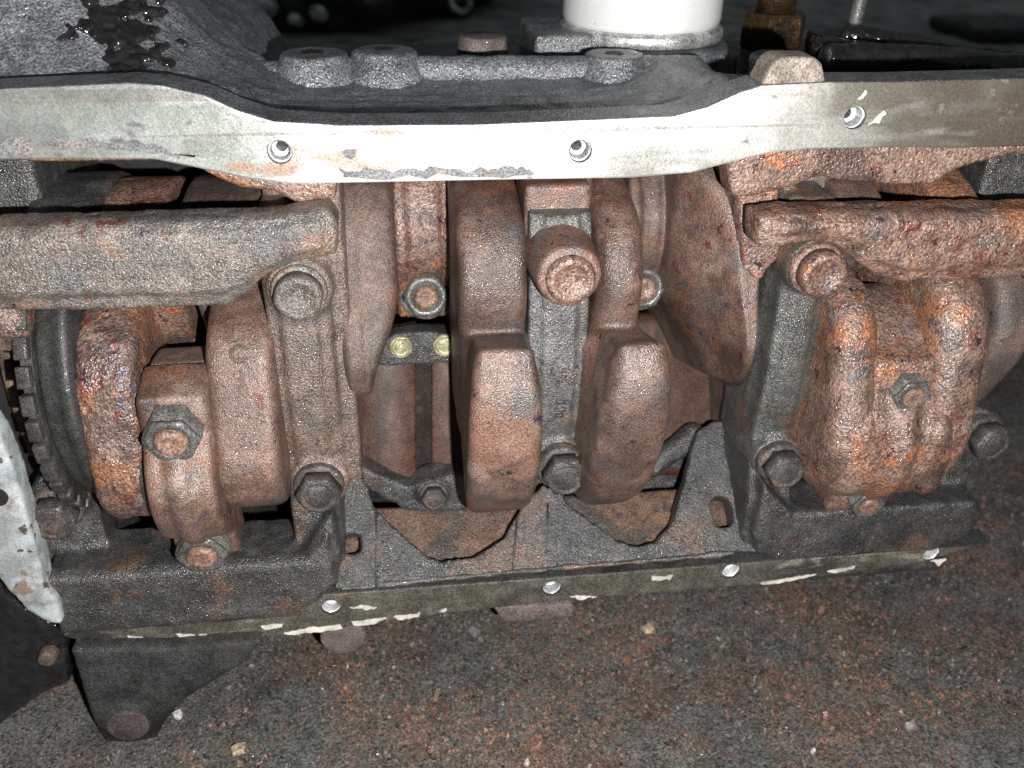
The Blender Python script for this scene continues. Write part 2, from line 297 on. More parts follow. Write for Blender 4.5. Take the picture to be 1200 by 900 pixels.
def thread_mesh():
    sh = Shell(); prof = []
    for k in range(5):
        prof += [(3.4, -k * 1.1), (2.7, -k * 1.1 - .55)]
    n = 24; v = []; f = []
    for k, (r, h) in enumerate(prof):
        for j in range(n):
            t = 2 * math.pi * j / n; v.append((r * math.cos(t), -h + .55 * j / n + .25, r * math.sin(t)))
    for k in range(len(prof) - 1):
        for j in range(n):
            a, b = k * n + j, k * n + (j + 1) % n; f.append((a, b, b + n, a + n))
    v += [(1.7 * math.cos(2 * math.pi * j / n), 5.7, 1.7 * math.sin(2 * math.pi * j / n)) for j in range(n)]; m0 = (len(prof) - 1) * n
    for j in range(n): a, b = m0 + j, m0 + (j + 1) % n; f.append((a, b, b + n, a + n))
    v.append((0, 6.0, 0)); m = len(prof) * n
    for j in range(n): f.append((m + j, m + (j + 1) % n, len(v) - 1))
    me = raw_mesh('threaded_hole', v, f, [STEEL, VOIDM])
    for i, pl in enumerate(me.polygons):
        if i >= len(me.polygons) - n: pl.material_index = 1
    return me
THREAD = thread_mesh()
def thread_at(parent, c, s=1.):
    o = link('threaded_hole', THREAD, parent); o.location = Vector((c[0], .6, c[2])) / 1000; o.scale = (s, 1, s); return o

sh = Shell().pix(UT + UB, 0, 15)
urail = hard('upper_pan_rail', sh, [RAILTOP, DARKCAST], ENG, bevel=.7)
lug = cast('rail_lug', Shell().pix([(890, 106), (901, 84), (907, 73), (917, 67), (956, 67), (965, 74), (970, 104)], 1.2, 14), grunge('dusty_lug', (.23, .195, .165), [((.12, .11, .10), 70, 8, .5, .66, .7)], rough=(.6, .85), bump=.5, pebble=1.), ENG, vox=.8, soft=4)
uh = [at(328, 178), at(680, 177), at(1002, 138)]
drill(urail, uh, 3.6, -5, 7)
for c in uh: thread_at(urail, c)
def raw_sides(o):
    o.data.polygons.foreach_set('use_smooth', [False] * len(o.data.polygons))
    for pl in o.data.polygons: pl.material_index = 0 if pl.normal[1] < -.6 or pl.center[1] > .5 and pl.area < 1e-5 and abs(pl.normal[1]) > .5 else 1
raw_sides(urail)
def flake(px, Y, t, name, mat, parent, jitter=1.2, sub=5):
    q = [at(x, y, Y) for x, y in px]; o2 = []; so = random.uniform(0, 50); sub = 12
    for i, a in enumerate(q):
        b = q[(i + 1) % len(q)]
        for k in range(sub):
            w = a + (b - a) * k / sub; pn = np.array([[w[0] / 3. + so, w[2] / 2., so], [w[0] / 3. + so, w[2] / 2., so + 9], [w[0] / 1.1 + so, w[2] / 1., so + 19]]); n3 = perlin(pn)
            o2.append((w[0] + n3[0] * jitter * 1.6, w[2] + n3[1] * jitter * 1.2 + n3[2] * jitter * .7))
    return hard(name, Shell().prismY(o2, Y - t, Y + .2), mat, parent)

# chamfer inside the upper rail: rusted raw casting just behind and below the machined face
sh = Shell()
sh.pix([(-60, 176), (60, 178), (190, 178), (240, 190), (300, 203), (345, 208), (395, 208), (395, 236), (345, 238), (320, 225), (285, 222), (250, 208), (215, 188), (180, 190), (-60, 190)], 3, 13)
cast('rail_chamfer', sh, RUST2, ENG, vox=1.0, soft=5, pit=.4); sh = Shell()
sh.pix([(850, 180), (900, 172), (1000, 165), (1120, 165), (1290, 160), (1290, 205), (1190, 180), (1120, 200), (1090, 219), (1000, 215), (960, 207), (930, 220), (880, 232), (858, 232)], 3, 16)
cast('rail_chamfer', sh, RUST2, ENG, vox=1.1, soft=5, pit=.5)

# outer wall above the rail
RT = sorted([at(x, y) for x, y in UT if not 895 < x < 970], key=lambda q: q[0]); RX = np.array([q[0] for q in RT]); RZ = np.array([q[2] for q in RT])
def wall_z(X, Y):
    base = np.interp(X, RX, RZ) - 3.2 * sstep(14, 17, Y) - 1.0
    base = base * (1 - sstep(20, 60, Y)) + np.minimum(base, 88) * sstep(20, 60, Y)
    fl = sstep(-92, -185, X) * 62 * sstep(14, 74, Y) * (1 - .35 * sstep(100, 160, Y))
    fl = fl * 1.15
    ridge = 5.5 * np.exp(-((Y - 78) / 7.) ** 2) * sstep(-100, -86, X) * (1 - sstep(52, 62, X)) * .9
    ridge2 = 6.0 * np.exp(-((Y - 66 - (X - 90) * .12) / 6.) ** 2) * sstep(64, 74, X)
    drop2 = -10 * sstep(42, 58, Y) * sstep(58, 72, X)
    drop = drop2 - 22 * sstep(86, 100, Y) * sstep(-112, -92, X)
    return base + fl + ridge * .25 + ridge2 * .25 + drop
def build_wall():
    xs = np.arange(-240, 206, 2.2); ys = np.arange(10, 190, 2.2)
    X, Y = np.meshgrid(xs, ys); Z = wall_z(X, Y); nx, ny = len(xs), len(ys)
    v = [(x, y, z) for x, y, z in zip(X.ravel(), Y.ravel(), Z.ravel())]; m = nx * ny
    v += [(x, y, 75. if y < 95 else 55.) for x, y in zip(X.ravel(), Y.ravel())]; f = []
    for j in range(ny - 1):
        for i in range(nx - 1):
            a = j * nx + i; f.append((a, a + 1, a + nx + 1, a + nx)); f.append((m + a, m + a + nx, m + a + nx + 1, m + a + 1))
    for i in range(nx - 1): f.append((i, m + i, m + i + 1, i + 1)); a = (ny - 1) * nx + i; f.append((a, a + 1, m + a + 1, m + a))
    for j in range(ny - 1): a = j * nx; f.append((a, a + nx, m + a + nx, m + a)); b = a + nx - 1; f.append((b, m + b, m + b + nx, b + nx))
    sh = Shell().add(v, f)
    c = at(905, 62, 88); sh.rod((c[0], 88, 70), (c[0], 88, c[2]), 9, 8.4)
    return cast('upper_wall', sh, DARKCAST, ENG, vox=1.5, soft=2, bumps=((14, 1.2), (5, .8), (3.2, .35)))
build_wall()
BOSS = [(367, 62, 82, 12.3), (450, 58, 84, 12.0), (720, 63, 80, 11.0)]
sh = Shell(); rp = [(-104, 80, 82.5), (-82, 82, 83.5), (-57, 82, 84), (-20, 81, 84), (30, 79, 83.7), (58, 79, 83.7)]
for a, b in zip(rp, rp[1:]): sh.rod(a, b, 5.6, 5.6, 18).ball(b, 5.6)
cast('outer_bead', sh, DARKCAST, ENG, vox=1., soft=4, bumps=((8, .6), (2.5, .25)))
for px, py, Y, r in BOSS:
    c = at(px, py, Y); cast('bolt_boss', Shell().rod((c[0], Y, 74), (c[0], Y, c[2] - 3), r + 8, r + 1, 36).rod((c[0], Y, 78), (c[0], Y, c[2] + .2), r, r, 36), DARKCAST, ENG, vox=.9, soft=4, bumps=((8, .4), (2.5, .2)))
for px, py, Y, r in ((367, 62, 82, 4), (450, 58, 84, 3.6), (720, 63, 80, 3.4)):     # black plug painted as the shade of a drilled hole
    c = at(px, py, Y); hard('bolt_hole_shade', Shell().rod((c[0], Y, c[2] - 6), (c[0], Y, c[2] + .45), r), VOID, ENG)
# tar on the flared wall
def tar():
    sh = Shell()
    for k in range(150):
        px, py = random.gauss(140, 26), min(random.gauss(34, 30), 80)
        Y = 26 + (78 - py) * .42
        X = at(px, py, Y)[0]; z = float(wall_z(np.array([X]), np.array([Y]))[0]); sh.ball((X, Y, z - .3), (random.uniform(1.6, 3.6), random.uniform(1.6, 4), random.uniform(.5, 1.6)), 10, 6)
    cast('tar_deposit', sh, OILBLACK, ENG, vox=.8, soft=1, bumps=((3, 1.4), (1.5, .8)))
tar()
# round boss disc behind the ridge
c = at(565, 41, 118); hard('round_boss', Shell().rod((c[0], 118, c[2] - 9), (c[0], 118, c[2]), 10.4, 9.6, 40), MAUVE, ENG, bevel=.8)
hard('boss_neck', Shell().rod((c[0] + 3, 118, 60), (c[0] + 3, 118, c[2] - 9.2), 9, 9, 30), DARKCAST, ENG)
# filter pedestal, brass fitting, stud with its lug and the oily ribs at the right
FY = 128.
fc = at(751, 22, FY)
sh = Shell().rod((fc[0], FY, 55), (fc[0], FY, fc[2] - 7.4), 33, 36, 48)
a = at(640, 50, FY - 14); sh.box(a[0] - 6, fc[0], FY - 24, FY + 24, 55, a[2] + 4.5); b = at(850, 52, FY - 10); sh.box(fc[0], b[0] + 2, FY - 24, FY + 20, 55, b[2] - 1)
cast('filter_pedestal', sh, DARKCAST, ENG, vox=1.3, soft=4)
c = at(905, 40, 150); sh = Shell(); hexr = lambda r, t: r * (math.cos(math.pi / 6) / math.cos((t % (math.pi / 3)) - math.pi / 6))
n = 36
rings = [[(c[0] + hexr(r, 2 * math.pi * k / n) * math.cos(2 * math.pi * k / n), 150 + hexr(r, 2 * math.pi * k / n) * math.sin(2 * math.pi * k / n), z) for k in range(n)] for r, z in ((13.5, c[2] - 6), (14.5, c[2] - 4), (14.5, c[2] + 8), (13, c[2] + 9.5))]
fit = hard('hexagon_fitting', Shell().loft(rings), BRASS, ENG, smooth=False)
hard('brass_neck', Shell().rod((c[0], 150, c[2] + 9.6), (c[0], 150, c[2] + 24), 8.5, 8.0, 30), BRASS, fit, smooth=True)
hard('fitting_base', Shell().rod((c[0], 150, 55), (c[0], 150, c[2] - 6.2), 14, 13, 30), DARKCAST, ENG)
c = at(1000, 33, 130)
sv = []
for k in range(40):
    z = c[2] - 2 + k * .75; sv.append([(c[0] + .0 + (3.3 if k % 2 else 2.85) * math.cos(2 * math.pi * j / 20) + k * .045, 130 + (3.3 if k % 2 else 2.85) * math.sin(2 * math.pi * j / 20), z) for j in range(20)])
hard('threaded_stud', Shell().loft(sv), NUT, ENG, smooth=True)
sh = Shell().rod((c[0], 130, 60), (c[0] + 1, 130, c[2]), 13, 11.5, 30)
p0 = at(985, 42, 122); p1 = at(1090, 58, 110); p2 = at(1200, 76, 96); p3 = at(1300, 94, 84)
sh.rod(p0, p1, 5.5, 5.2).rod(p1, p2, 5.2, 5).rod(p2, p3, 5, 5).ball(p1, 5.4).ball(p2, 5.2)
sh.rod(at(965, 70, 80), at(1060, 70, 82), 6, 6).rod(at(1060, 70, 82), at(1220, 84, 84), 6, 6).rod(at(965, 62, 100), at(1090, 72, 98), 6, 5).ball(at(975, 58, 100), (9, 7, 5)).ball(at(1125, 72, 100), (12, 8, 6))
for q in (p0, p1, p2): sh.box(q[0] - 8, q[0] + 8, q[1] - 4, q[1] + 18, 55, q[2])
cast('oily_rib', sh, OILBLACK, ENG, vox=1.2, soft=3, bumps=((6, .6), (2.5, .4)))

# lower pan rail
LT = [(74, 704), (100, 708), (200, 717), (300, 707), (380, 692), (420, 687), (520, 681), (640, 671), (760, 660), (850, 651), (940, 646), (1050, 636), (1120, 630), (1160, 622)]
LB = [(1166, 632), (1130, 645), (1080, 660), (1000, 672), (880, 686), (760, 696), (640, 706), (500, 722), (400, 736), (330, 745), (200, 753), (110, 756), (74, 746)]
lo_ = [at(x, y, 0) for x, y in LT + LB]
lrail = hard('lower_pan_rail', Shell().prismY([(q[0], min(q[2], -88.9)) for q in lo_], 0, 11), [RAILLOW, FOOTCAST], ENG, bevel=.7)
lh = [at(103, 725), at(388, 712), at(647, 690), at(857, 670), at(1092, 650)]
drill(lrail, lh, 3.6, -5, 7)
for c in lh: thread_at(lrail, c, 1.02)
raw_sides(lrail)
for px in ([(206, 742), (225, 743), (270, 744), (268, 748), (240, 748), (222, 752), (212, 747)], [(333, 741), (360, 735), (398, 732), (400, 736), (365, 741), (335, 744)], [(412, 729), (440, 725), (452, 724), (440, 730), (415, 733)], [(462, 722), (493, 718), (492, 722), (470, 726)],
           [(150, 745), (172, 747), (168, 750), (150, 749)], [(412, 712), (425, 709), (440, 711), (430, 714)], [(515, 715), (524, 713), (522, 717)], [(668, 698), (700, 699), (680, 702)],
           [(890, 683), (930, 676), (955, 672), (940, 678), (893, 685)], [(968, 669), (1000, 664), (1000, 666), (975, 671)], [(1090, 658), (1108, 655), (1100, 663)], [(762, 675), (790, 674), (786, 679), (765, 680)], [(307, 733), (332, 730), (330, 734), (308, 737)]):
    flake(px, 0, .35, 'gasket_residue', WHITEGASKET, lrail, .9)
for px in ([(1017, 146), (1030, 135), (1037, 128), (1039, 132), (1030, 143)], [(1005, 116), (1013, 107), (1015, 110), (1008, 117)]):
    flake(px, 0, .3, 'gasket_residue', WHITEGASKET, urail, .8)
for px in ([(400, 200), (430, 197), (540, 199), (600, 194), (628, 202), (626, 207), (400, 209)], [(52, 166), (70, 163), (130, 165), (180, 170), (210, 180), (240, 187), (205, 182), (150, 174), (60, 174)], [(0, 160), (38, 160), (38, 180), (0, 182)]):
    flake(px, 0, .2, 'old_sealant', grunge('grey_sealant', (.13, .135, .14), [((.25, .2, .17), 90, 8, .5, .68, .6)], rough=(.4, .6), bump=.3) if 'SEAL' not in globals() else SEAL, urail, 1.6)

# skirt floor between the bridges, with two clearance notches
FZ = -88.
V1 = [(437, 592), (470, 625), (503, 654), (520, 658), (555, 653), (590, 630), (607, 601), (604, 560), (600, 500), (440, 500)]
V2 = [(663, 588), (680, 600), (725, 634), (745, 640), (770, 635), (788, 612), (800, 572), (822, 505), (800, 470), (663, 500)]
SL = .84                                        # the skirt rises into the crankcase
def on_skirt(px, py, drop=0.):
    d = ray(px, py); n = np.array([0, -SL, 1.]); t = (FZ - drop - SL * 2 - CAM @ n) / (d @ n); return CAM + d * t
SK = [(392, 690), (398, 600), (403, 480), (418, 476), (430, 555)] + V1[:8][:7] + [(613, 588), (640, 566), (658, 570)] + V2[:7] + [(812, 522), (818, 503), (840, 492), (880, 498), (925, 560), (935, 640), (915, 648), (860, 647), (760, 656), (640, 667), (520, 678)]
q = [on_skirt(x, y) for x, y in SK]; o2 = []
for k, a in enumerate(q):
    b = q[(k + 1) % len(q)]
    for m_ in range(6):
        w = a + (b - a) * m_ / 6; e_ = perlin(np.array([[w[0] / 2.5, w[1] / 2.5, 3.], [w[0] / 2.5, w[1] / 2.5, 9.]])) * .7; y_ = w[1] + e_[1]; o2.append((w[0] + e_[0], y_, FZ + SL * (y_ - 2)))
sh = Shell().loft([[(x, y + 5.5, z - 6.5) for x, y, z in o2], o2])
skirt = hard('skirt_wall', sh, FLOORCAST, ENG)
cut = Shell()
for px, py, rx, ry in ((413, 637, 3.4, 4.2), (847, 600, 4.2, 6.2)):
    c = on_skirt(px, py); cut.loft([[(c[0] + rx * math.copysign(abs(math.cos(t)) ** .6, math.cos(t)), c[1] + k * .65 + .76 * ry * math.copysign(abs(math.sin(t)) ** .6, math.sin(t)), c[2] - k * .76 + .65 * ry * math.copysign(abs(math.sin(t)) ** .6, math.sin(t))) for t in np.linspace(0, 2 * math.pi, 24, endpoint=False)] for k in (-4, 14)])
cm = raw_mesh('cut', cut.v, cut.f, FLOORCAST); c_ = bpy.data.objects.new('cut', cm); COL.objects.link(c_)
md = skirt.modifiers.new('b', 'BOOLEAN'); md.operation = 'DIFFERENCE'; md.object = c_; md.solver = 'EXACT'
dg = bpy.context.evaluated_depsgraph_get(); me = bpy.data.meshes.new_from_object(skirt.evaluated_get(dg), depsgraph=dg); skirt.modifiers.clear(); skirt.data = me; bpy.data.objects.remove(c_)
sv_ = [tuple(np.array(v.co) * 1000) for v in me.vertices]; sf_ = [tuple(p_.vertices) for p_ in me.polygons]; bpy.data.objects.remove(skirt)
skirt = cast('skirt_wall', Shell().add(sv_, sf_), FLOORCAST, ENG, vox=.85, soft=2, bumps=((12, .8), (4, .35), (1.8, .2)))
NOTCH = grunge('brown_notch_floor', (.10, .058, .040), [((.04, .035, .032), 35, 8, .48, .60, .85), ((.17, .085, .042), 50, 9, .55, .66, .75), ((.03, .02, .018), 90, 4, .62, .68, .8)], rough=(.3, .5), bump=.7, pebble=1.2)
zf = lambda y, d: FZ - d + SL * (y - 2)
sh = Shell().prismX([(4, zf(4, 13)), (37, zf(34, 15)), (37, zf(34, 19)), (6, zf(4, 17))], -86, 88)
cast('notch_floor', sh, NOTCH, ENG, vox=1.2, soft=2, bumps=((9, .9), (3, .4)))
# small cast ridges running back along the skirt floor, and the lip behind the rail
for px0, py0, px1, py1 in ((441, 600, 441, 688), (606, 606, 600, 672), (642, 590, 640, 650)):
    a = on_skirt(px0, py0); b = on_skirt(px1, py1); hard('cast_ridge', Shell().rod(a, b, .5, .5, 8), FLOORCAST, ENG, smooth=True)
sh = Shell()
lp = [(400, 690), (520, 678), (640, 667), (760, 657), (860, 648)]
for (x0, y0), (x1, y1) in zip(lp, lp[1:]):
    a = at(x0, y0, 2.5); b = at(x1, y1, 2.5); sh.rod(a, b, 1.0, 1.1, 10).ball(b, 1.1, 10, 6)
cast('skirt_lip', sh, GREENGREY, ENG, vox=.55, soft=2, bumps=((7, 1.3), (2, .35)))

# body of the block behind and under the crankcase
sh = Shell().box(-190, 172, 11, 230, -112, FZ - 13.5)
sh.box(-190, 172, 112, 230, -100, 70)
cast('block_body', sh, CASTIRON, ENG, vox=3., soft=3, bumps=((20, 1.),))
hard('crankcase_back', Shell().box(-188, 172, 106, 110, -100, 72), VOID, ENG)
for X in (-178, -86, 0, 86, 166):
    sh = Shell().box(X - 9, X + 9, 44, 108, -99, 72); sh.box(X - 12, X + 12, 30, 60, 36, 74)
    cast('bulkhead', sh, RUSTM if abs(X) < 100 else CASTIRON, ENG, vox=1.4, soft=4)
    if X == 0: continue
    x0, x1 = {-86: (-97, -72), 86: (71, 95)}.get(X, (X - 11, X + 10)); fr = 44 if abs(X) == 86 else 0
    cast('bulkhead_foot', Shell().prismX([(20 + fr * .7, -92), (25 + fr * .7, -86), (29 + fr, -66), (35 + fr, -44), (90, -40), (90, -92)], x0, x1), FLOORCAST, ENG, vox=1.0, soft=8)

# ------------------------------------------------------------------ bolts
def disc_bolt(name, R, mat, h=7., hexa=False):
    n = 48; hx = (lambda r, t: hexr(r, t)) if hexa else None
    sh = Shell()
    sh.lathe([(R * 1.16, -14), (R * 1.18, 0), (R * 1.16, .9), (R * 1.06, 1.5)], n)
    if hexa: sh.lathe([(R * 1.04, 1.0), (R * 1.04, h - 1.5), (R * .97, h - .5)], n, hexr).lathe([(R * .86, h - 2), (R * .86, h), (R * .74, h + .3), (R * .62, h - .6), (R * .1, h - .7)], n)
    else: sh.lathe([(R, 1.0), (R * .99, h - 1.6), (R * .92, h - .5), (R * .78, h), (R * .66, h - .2), (R * .60, h - 1.2), (R * .1, h - 1.0)], n)
    v = np.array(sh.v); v += np.stack([perlin(v / 2.3 + 5), perlin(v / 2.3 + 15), perlin(v / 2.3 + 25)], 1) * .35
    me = raw_mesh(name, v, sh.f, mat)
    return me
def nut_mesh(R, h, stud, sl, washer=True):
    n = 48; sh = Shell()
    if washer: sh.lathe([(R * 1.15, -4), (R * 1.17, 0), (R * 1.12, 1.0), (R * .9, 1.1)], n)
    sh.lathe([(R, .6 if washer else -5), (R, h - 1.4)], n, hexr)
    v0 = len(sh.f)
    sh.lathe([(R, h - 1.4), (R * .94, h - .6), (R * .80, h), (R * .62, h), (R * .58, h - 1)], n, lambda r, t: min(r, hexr(R, t)))
    nf = len(sh.f)
    sh.lathe([(stud, -6), (stud, h + sl - 1), (stud * .82, h + sl), (stud * .5, h + sl - .2), (stud * .1, h + sl - 1.0)], n)
    v = np.array(sh.v); v += np.stack([perlin(v / 2.1 + 5), perlin(v / 2.1 + 15), perlin(v / 2.1 + 25)], 1) * .22
    me = raw_mesh('nut', v, sh.f, [NUT, STUD])
    for i, pl in enumerate(me.polygons):
        if i >= nf: pl.material_index = 1
    return me
def aim(o, p, d):
    """put a bolt at p (mm) so that its head points along d"""
    d = Vector(d).normalized(); q = Vector((0, -1, 0)).rotation_difference(d)
    o.matrix_parent_inverse = Matrix.Identity(4) if o.parent is None else o.matrix_parent_inverse
    o.rotation_mode = 'QUATERNION'; o.rotation_quaternion = q; o.location = Vector(p) / 1000
BOLT_R = disc_bolt('cap_bolt', 7.6, GREYRUST); BOLT_D = disc_bolt('cap_bolt', 7.0, BOLTGREY, 8., True); BOLT_H = disc_bolt('cap_bolt', 7.6, BOLTGREY, 7.5, True); BOLT_O = disc_bolt('cap_bolt', 8.0, RUST2, 7.)

# ------------------------------------------------------------------ main bearing caps and the two bridges
def column(sh, X, w=11., zt=44, zb=-56, yf=9.):
    prof = [(yf + 3, zt), (yf + 1, zt - 6), (yf, zt - 14), (yf - 2, 10), (yf - 2.5, -5), (yf - 1, -22), (yf + 1, -34), (yf + 2, zb), (44, zb), (44, zt)]
    sh.prismX(prof, X - w, X + w)
    prof2 = [(a - (2.2 if a < 40 else 0), b) for a, b in prof]; sh.prismX(prof2, X - w * .55, X + w * .55)
B2U, B3U, B4U = at(350, 345, 3), at(670, 330, -6), at(960, 318, 0)
B2L, B3L, B4L = at(373, 578, 2), at(660, 553, 4), at(915, 545, 4)

# middle cap
sh = Shell(); column(sh, -1.5, 10.5, 52, -54, 13)
sh.rod((B3L[0], 36, B3L[2]), (B3L[0], 9, B3L[2]), 11, 9.5, 30)
cap = cast('bearing_cap', sh, CAPGREY, ENG, vox=.85, soft=6, label='grey middle main bearing cap with raised marks')
sh = Shell().rod((B3U[0] - 1, 40, B3U[2] + 1), (B3U[0], B3U[1] + 3, B3U[2]), 14.0, 10.4, 36); sh.box(-13, 9, 20, 44, 44, 60); sh.box(-14, 10, 16, 44, 63, 72)
cast('bolt_boss', sh, RUST, cap, vox=.9, soft=5)
o = link('cap_bolt', BOLT_O, cap); aim(o, (B3U[0], 0.5, B3U[2]), (0, -1, 0)); o['label'] = 'rust coated tall bolt head'
o = link('cap_bolt', BOLT_D, cap); aim(o, (B3L[0], 7, B3L[2]), (0.05, -1, 0)); o.scale = (1.12, 1.0, 1.12)
def text_mark(txt, p, nrm, up, size, mat, parent, depth=.5):
    cu = bpy.data.curves.new('mark', 'FONT'); cu.body = txt; cu.size = size / 1000; cu.extrude = depth / 1000; cu.bevel_depth = .15 / 1000; cu.offset = .12 / 1000; cu.align_x = 'CENTER'; cu.align_y = 'CENTER'
    o = bpy.data.objects.new('tmp', cu); COL.objects.link(o); dg = bpy.context.evaluated_depsgraph_get(); me = bpy.data.meshes.new_from_object(o.evaluated_get(dg), depsgraph=dg)
    bpy.data.objects.remove(o); me.materials.clear(); me.materials.append(mat); z = Vector(nrm).normalized(); x = Vector(up).cross(z).normalized(); y = z.cross(x)
    me.transform(Matrix(((x[0], y[0], z[0], p[0] / 1000), (x[1], y[1], z[1], p[1] / 1000), (x[2], y[2], z[2], p[2] / 1000), (0, 0, 0, 1))))
    return link('raised_mark', me, parent)
p = at(660, 440, 10.0); text_mark('W', (p[0], 8.6, p[2]), (0, -1, 0), (0, 0, 1), 9, CASTIRON, cap, .9)
for k, y in enumerate((471, 480, 487)):
    a = at(650, y, 9.3); b = at(663 - 3 * (k == 2), y, 9.3); hard('raised_mark', Shell().rod((a[0], 9.5, a[2]), (b[0], 9.5, b[2]), .9, .9, 10), CASTIRON, cap, smooth=True)

# left bridge: upper bar, column with bolts, lower bar
sh = Shell()
sh.pix([(-60, 268), (0, 266), (150, 261), (300, 257), (385, 246), (396, 262), (396, 300), (350, 308), (312, 325), (290, 345), (266, 360), (100, 366), (0, 366), (-60, 368)], -8, 5)
sh.pix([(-60, 280), (0, 278), (150, 274), (300, 272), (380, 258), (380, 292), (345, 300), (305, 318), (284, 335), (262, 344), (0, 350), (-60, 350)], -10.2, 4, -10)
upl = cast('bearing_bridge', sh, GREYRUST, ENG, vox=.9, soft=9, pit=.6, bumps=((7, .55), (2.4, .32)), label='left bearing bridge with flaking upper bar'); sh = Shell()
q = at(392, 220, 8); sh.box(q[0] - 6, q[0] + 1.5, 12, 44, -46, q[2] + 6)
column(sh, -88, 10.5, 56, -50, 10)
sh.rod((B2U[0], 36, B2U[2]), (B2U[0], 6, B2U[2]), 12, 10.5, 30)
sh.rod((B2L[0], 36, B2L[2]), (B2L[0], 8, B2L[2]), 12.5, 10.5, 30)
cast('bearing_cap', sh, BROWNCAP, ENG, vox=.9, soft=7)
sh = Shell()
lo = [(-184, -70), (-95, -70), (-83, -52), (-81, -70), (-83, -84), (-90, -93), (-102, -98), (-184, -98)]
sh.prismY(lo, 0.5, 24)
sh.prismY([(-184, -71), (-94, -71), (-85, -60), (-84, -82), (-92, -91), (-102, -97), (-184, -97)], -2.5, 20)
sh.box(-98, -80, 8, 40, -80, -44)
sh.rod((-176, 34, -44), (-176, 10, -44), 11, 10); sh.box(-188, -166, 14, 40, -98, -48)
cast('bridge_foot', sh, CASTIRON, ENG, vox=1.0, soft=7, bumps=((7, .5), (2.4, .25)))
o = link('cap_bolt', BOLT_R, upl); aim(o, (B2U[0], 5, B2U[2]), (0.02, -1, .03))
o = link('cap_bolt', BOLT_H, upl); aim(o, (B2L[0], 7, B2L[2]), (0.02, -1, -.02))
p = at(62, 606, 4); o = link('cap_bolt', BOLT_D, upl); aim(o, (p[0], 9, p[2]), (.05, -1, -.12)); o.scale = (1.1, 1.1, 1.1)
# rusted bolt end at the far left
p = at(2, 382, 0); sh = Shell().rod((p[0], 30, p[2]), (p[0], 0, p[2]), 9.5, 8.5, 24).ball((p[0], 0, p[2]), (8.5, 4, 8.5)); cast('bolt_end', sh, RUST2, ENG, vox=.8, soft=3, pit=.4)

# right bridge
sh = Shell()
sh.pix([(888, 255), (920, 251), (1000, 250), (1290, 246), (1290, 326), (1200, 327), (1060, 333), (1032, 326), (1003, 307), (985, 290), (950, 284), (925, 290), (888, 292)], -8, 6)
sh.pix([(905, 264), (1000, 260), (1290, 256), (1290, 310), (1200, 312), (1060, 317), (1036, 308), (1008, 290), (985, 276), (940, 272), (905, 280)], -10.2, 4, -10)
upr = cast('bearing_bridge', sh, RUST2, ENG, vox=.9, soft=10, pit=.8, bumps=((6, .8), (2.6, .45)), label='right bearing bridge bar with orange rust')
sh = Shell(); column(sh, 83.5, 8.5, 56, -50, 11)
sh.box(74, 80, 20, 44, -50, 70)
sh.rod((B4U[0] + 2, 36, B4U[2]), (B4U[0], 2, B4U[2]), 13, 10, 30)
sh.rod((B4L[0] + 2, 38, B4L[2]), (B4L[0], 7, B4L[2]), 13, 9.6, 30)
cast('bearing_cap', sh, GREENGREY, ENG, vox=.95, soft=7)
sh = Shell()
sh.prismY([(78, -52), (92, -67), (168, -67), (173, -74), (168, -86), (150, -93), (96, -94), (80, -86), (77, -76)], 0.5, 24)
sh.prismX([(6, -90), (7, -62), (12, -44), (40, -36), (40, -90)], 75, 93); sh.box(160, 176, 14, 40, -92, -40); sh.box(120, 140, 12, 40, -90, -66)
p5 = at(1153, 512, 6); sh.rod((p5[0] + 4, 40, p5[2]), (p5[0], 9, p5[2]), 12.5, 9.8, 30)
cast('bridge_foot', sh, CASTIRON, ENG, vox=1.0, soft=8, bumps=((7, .5), (2.4, .25)))
cast('rusted_shoulder', Shell().pix([(862, 186), (912, 186), (916, 300), (890, 330), (872, 318), (866, 250)], 12, 40), RUST2, ENG, vox=1., soft=5, pit=.5, bumps=((6, .8), (2.6, .4)))
o = link('cap_bolt', BOLT_O, upr); aim(o, (B4U[0], 2, B4U[2]), (0.04, -1, 0))
o = link('cap_bolt', BOLT_D, upr); aim(o, (B4L[0], 6, B4L[2]), (0.06, -1, -.03)); o.scale = (1.05, 1.0, 1.05)
o = link('cap_bolt', BOLT_D, upr); aim(o, (p5[0], 8, p5[2]), (0.12, -1, -.05)); o.scale = (1.05, 1.05, 1.05)

# ------------------------------------------------------------------ crankshaft
AY, AZ = 45., -4.; PY, PZ = 8., -29.; QY, QZ = 82., 28.
CRK = thing('crankshaft', (0, AY, AZ), 'heavily rusted crankshaft running across the open crankcase', 'crankshaft')
def sector(R, a0, a1, n=30):
    out = []
    for a in np.linspace(a0, a1, n):
        rr = R * np.interp(a, [-72, -58, 8, 20, 26, 34], [.95, 1.02, 1., .985, .93, .78]); out.append((AY - rr * math.cos(math.radians(a)), AZ + rr * math.sin(math.radians(a))))
    return out
def web(name, x0, x1, arm, cw=None, rnd=4., mat=RUST, cwx=None, **k):
    sh = Shell().prismX(hull(arm), x0, x1, rnd)
    if cw:
        R, a0, a1 = cw; pr = sector(R, a0, a1) + [(AY + 6, AZ - 16), (AY + 8, AZ + 4)]
        pr = np.array(pr); e = np.linalg.norm(np.roll(pr, -1, 0) - pr, axis=1); cs = np.concatenate([[0], np.cumsum(e)]); t = np.linspace(0, cs[-1], 80, endpoint=False); pp = np.vstack([pr, pr[:1]])
        pr = np.stack([np.interp(t, cs, pp[:, 0]), np.interp(t, cs, pp[:, 1])], 1)
        sh.prismX(pr, *(cwx or (x0, x1)), rnd)
    return cast(name, sh, mat, CRK, vox=k.pop('vox', .85), soft=k.pop('soft', 3), **k)
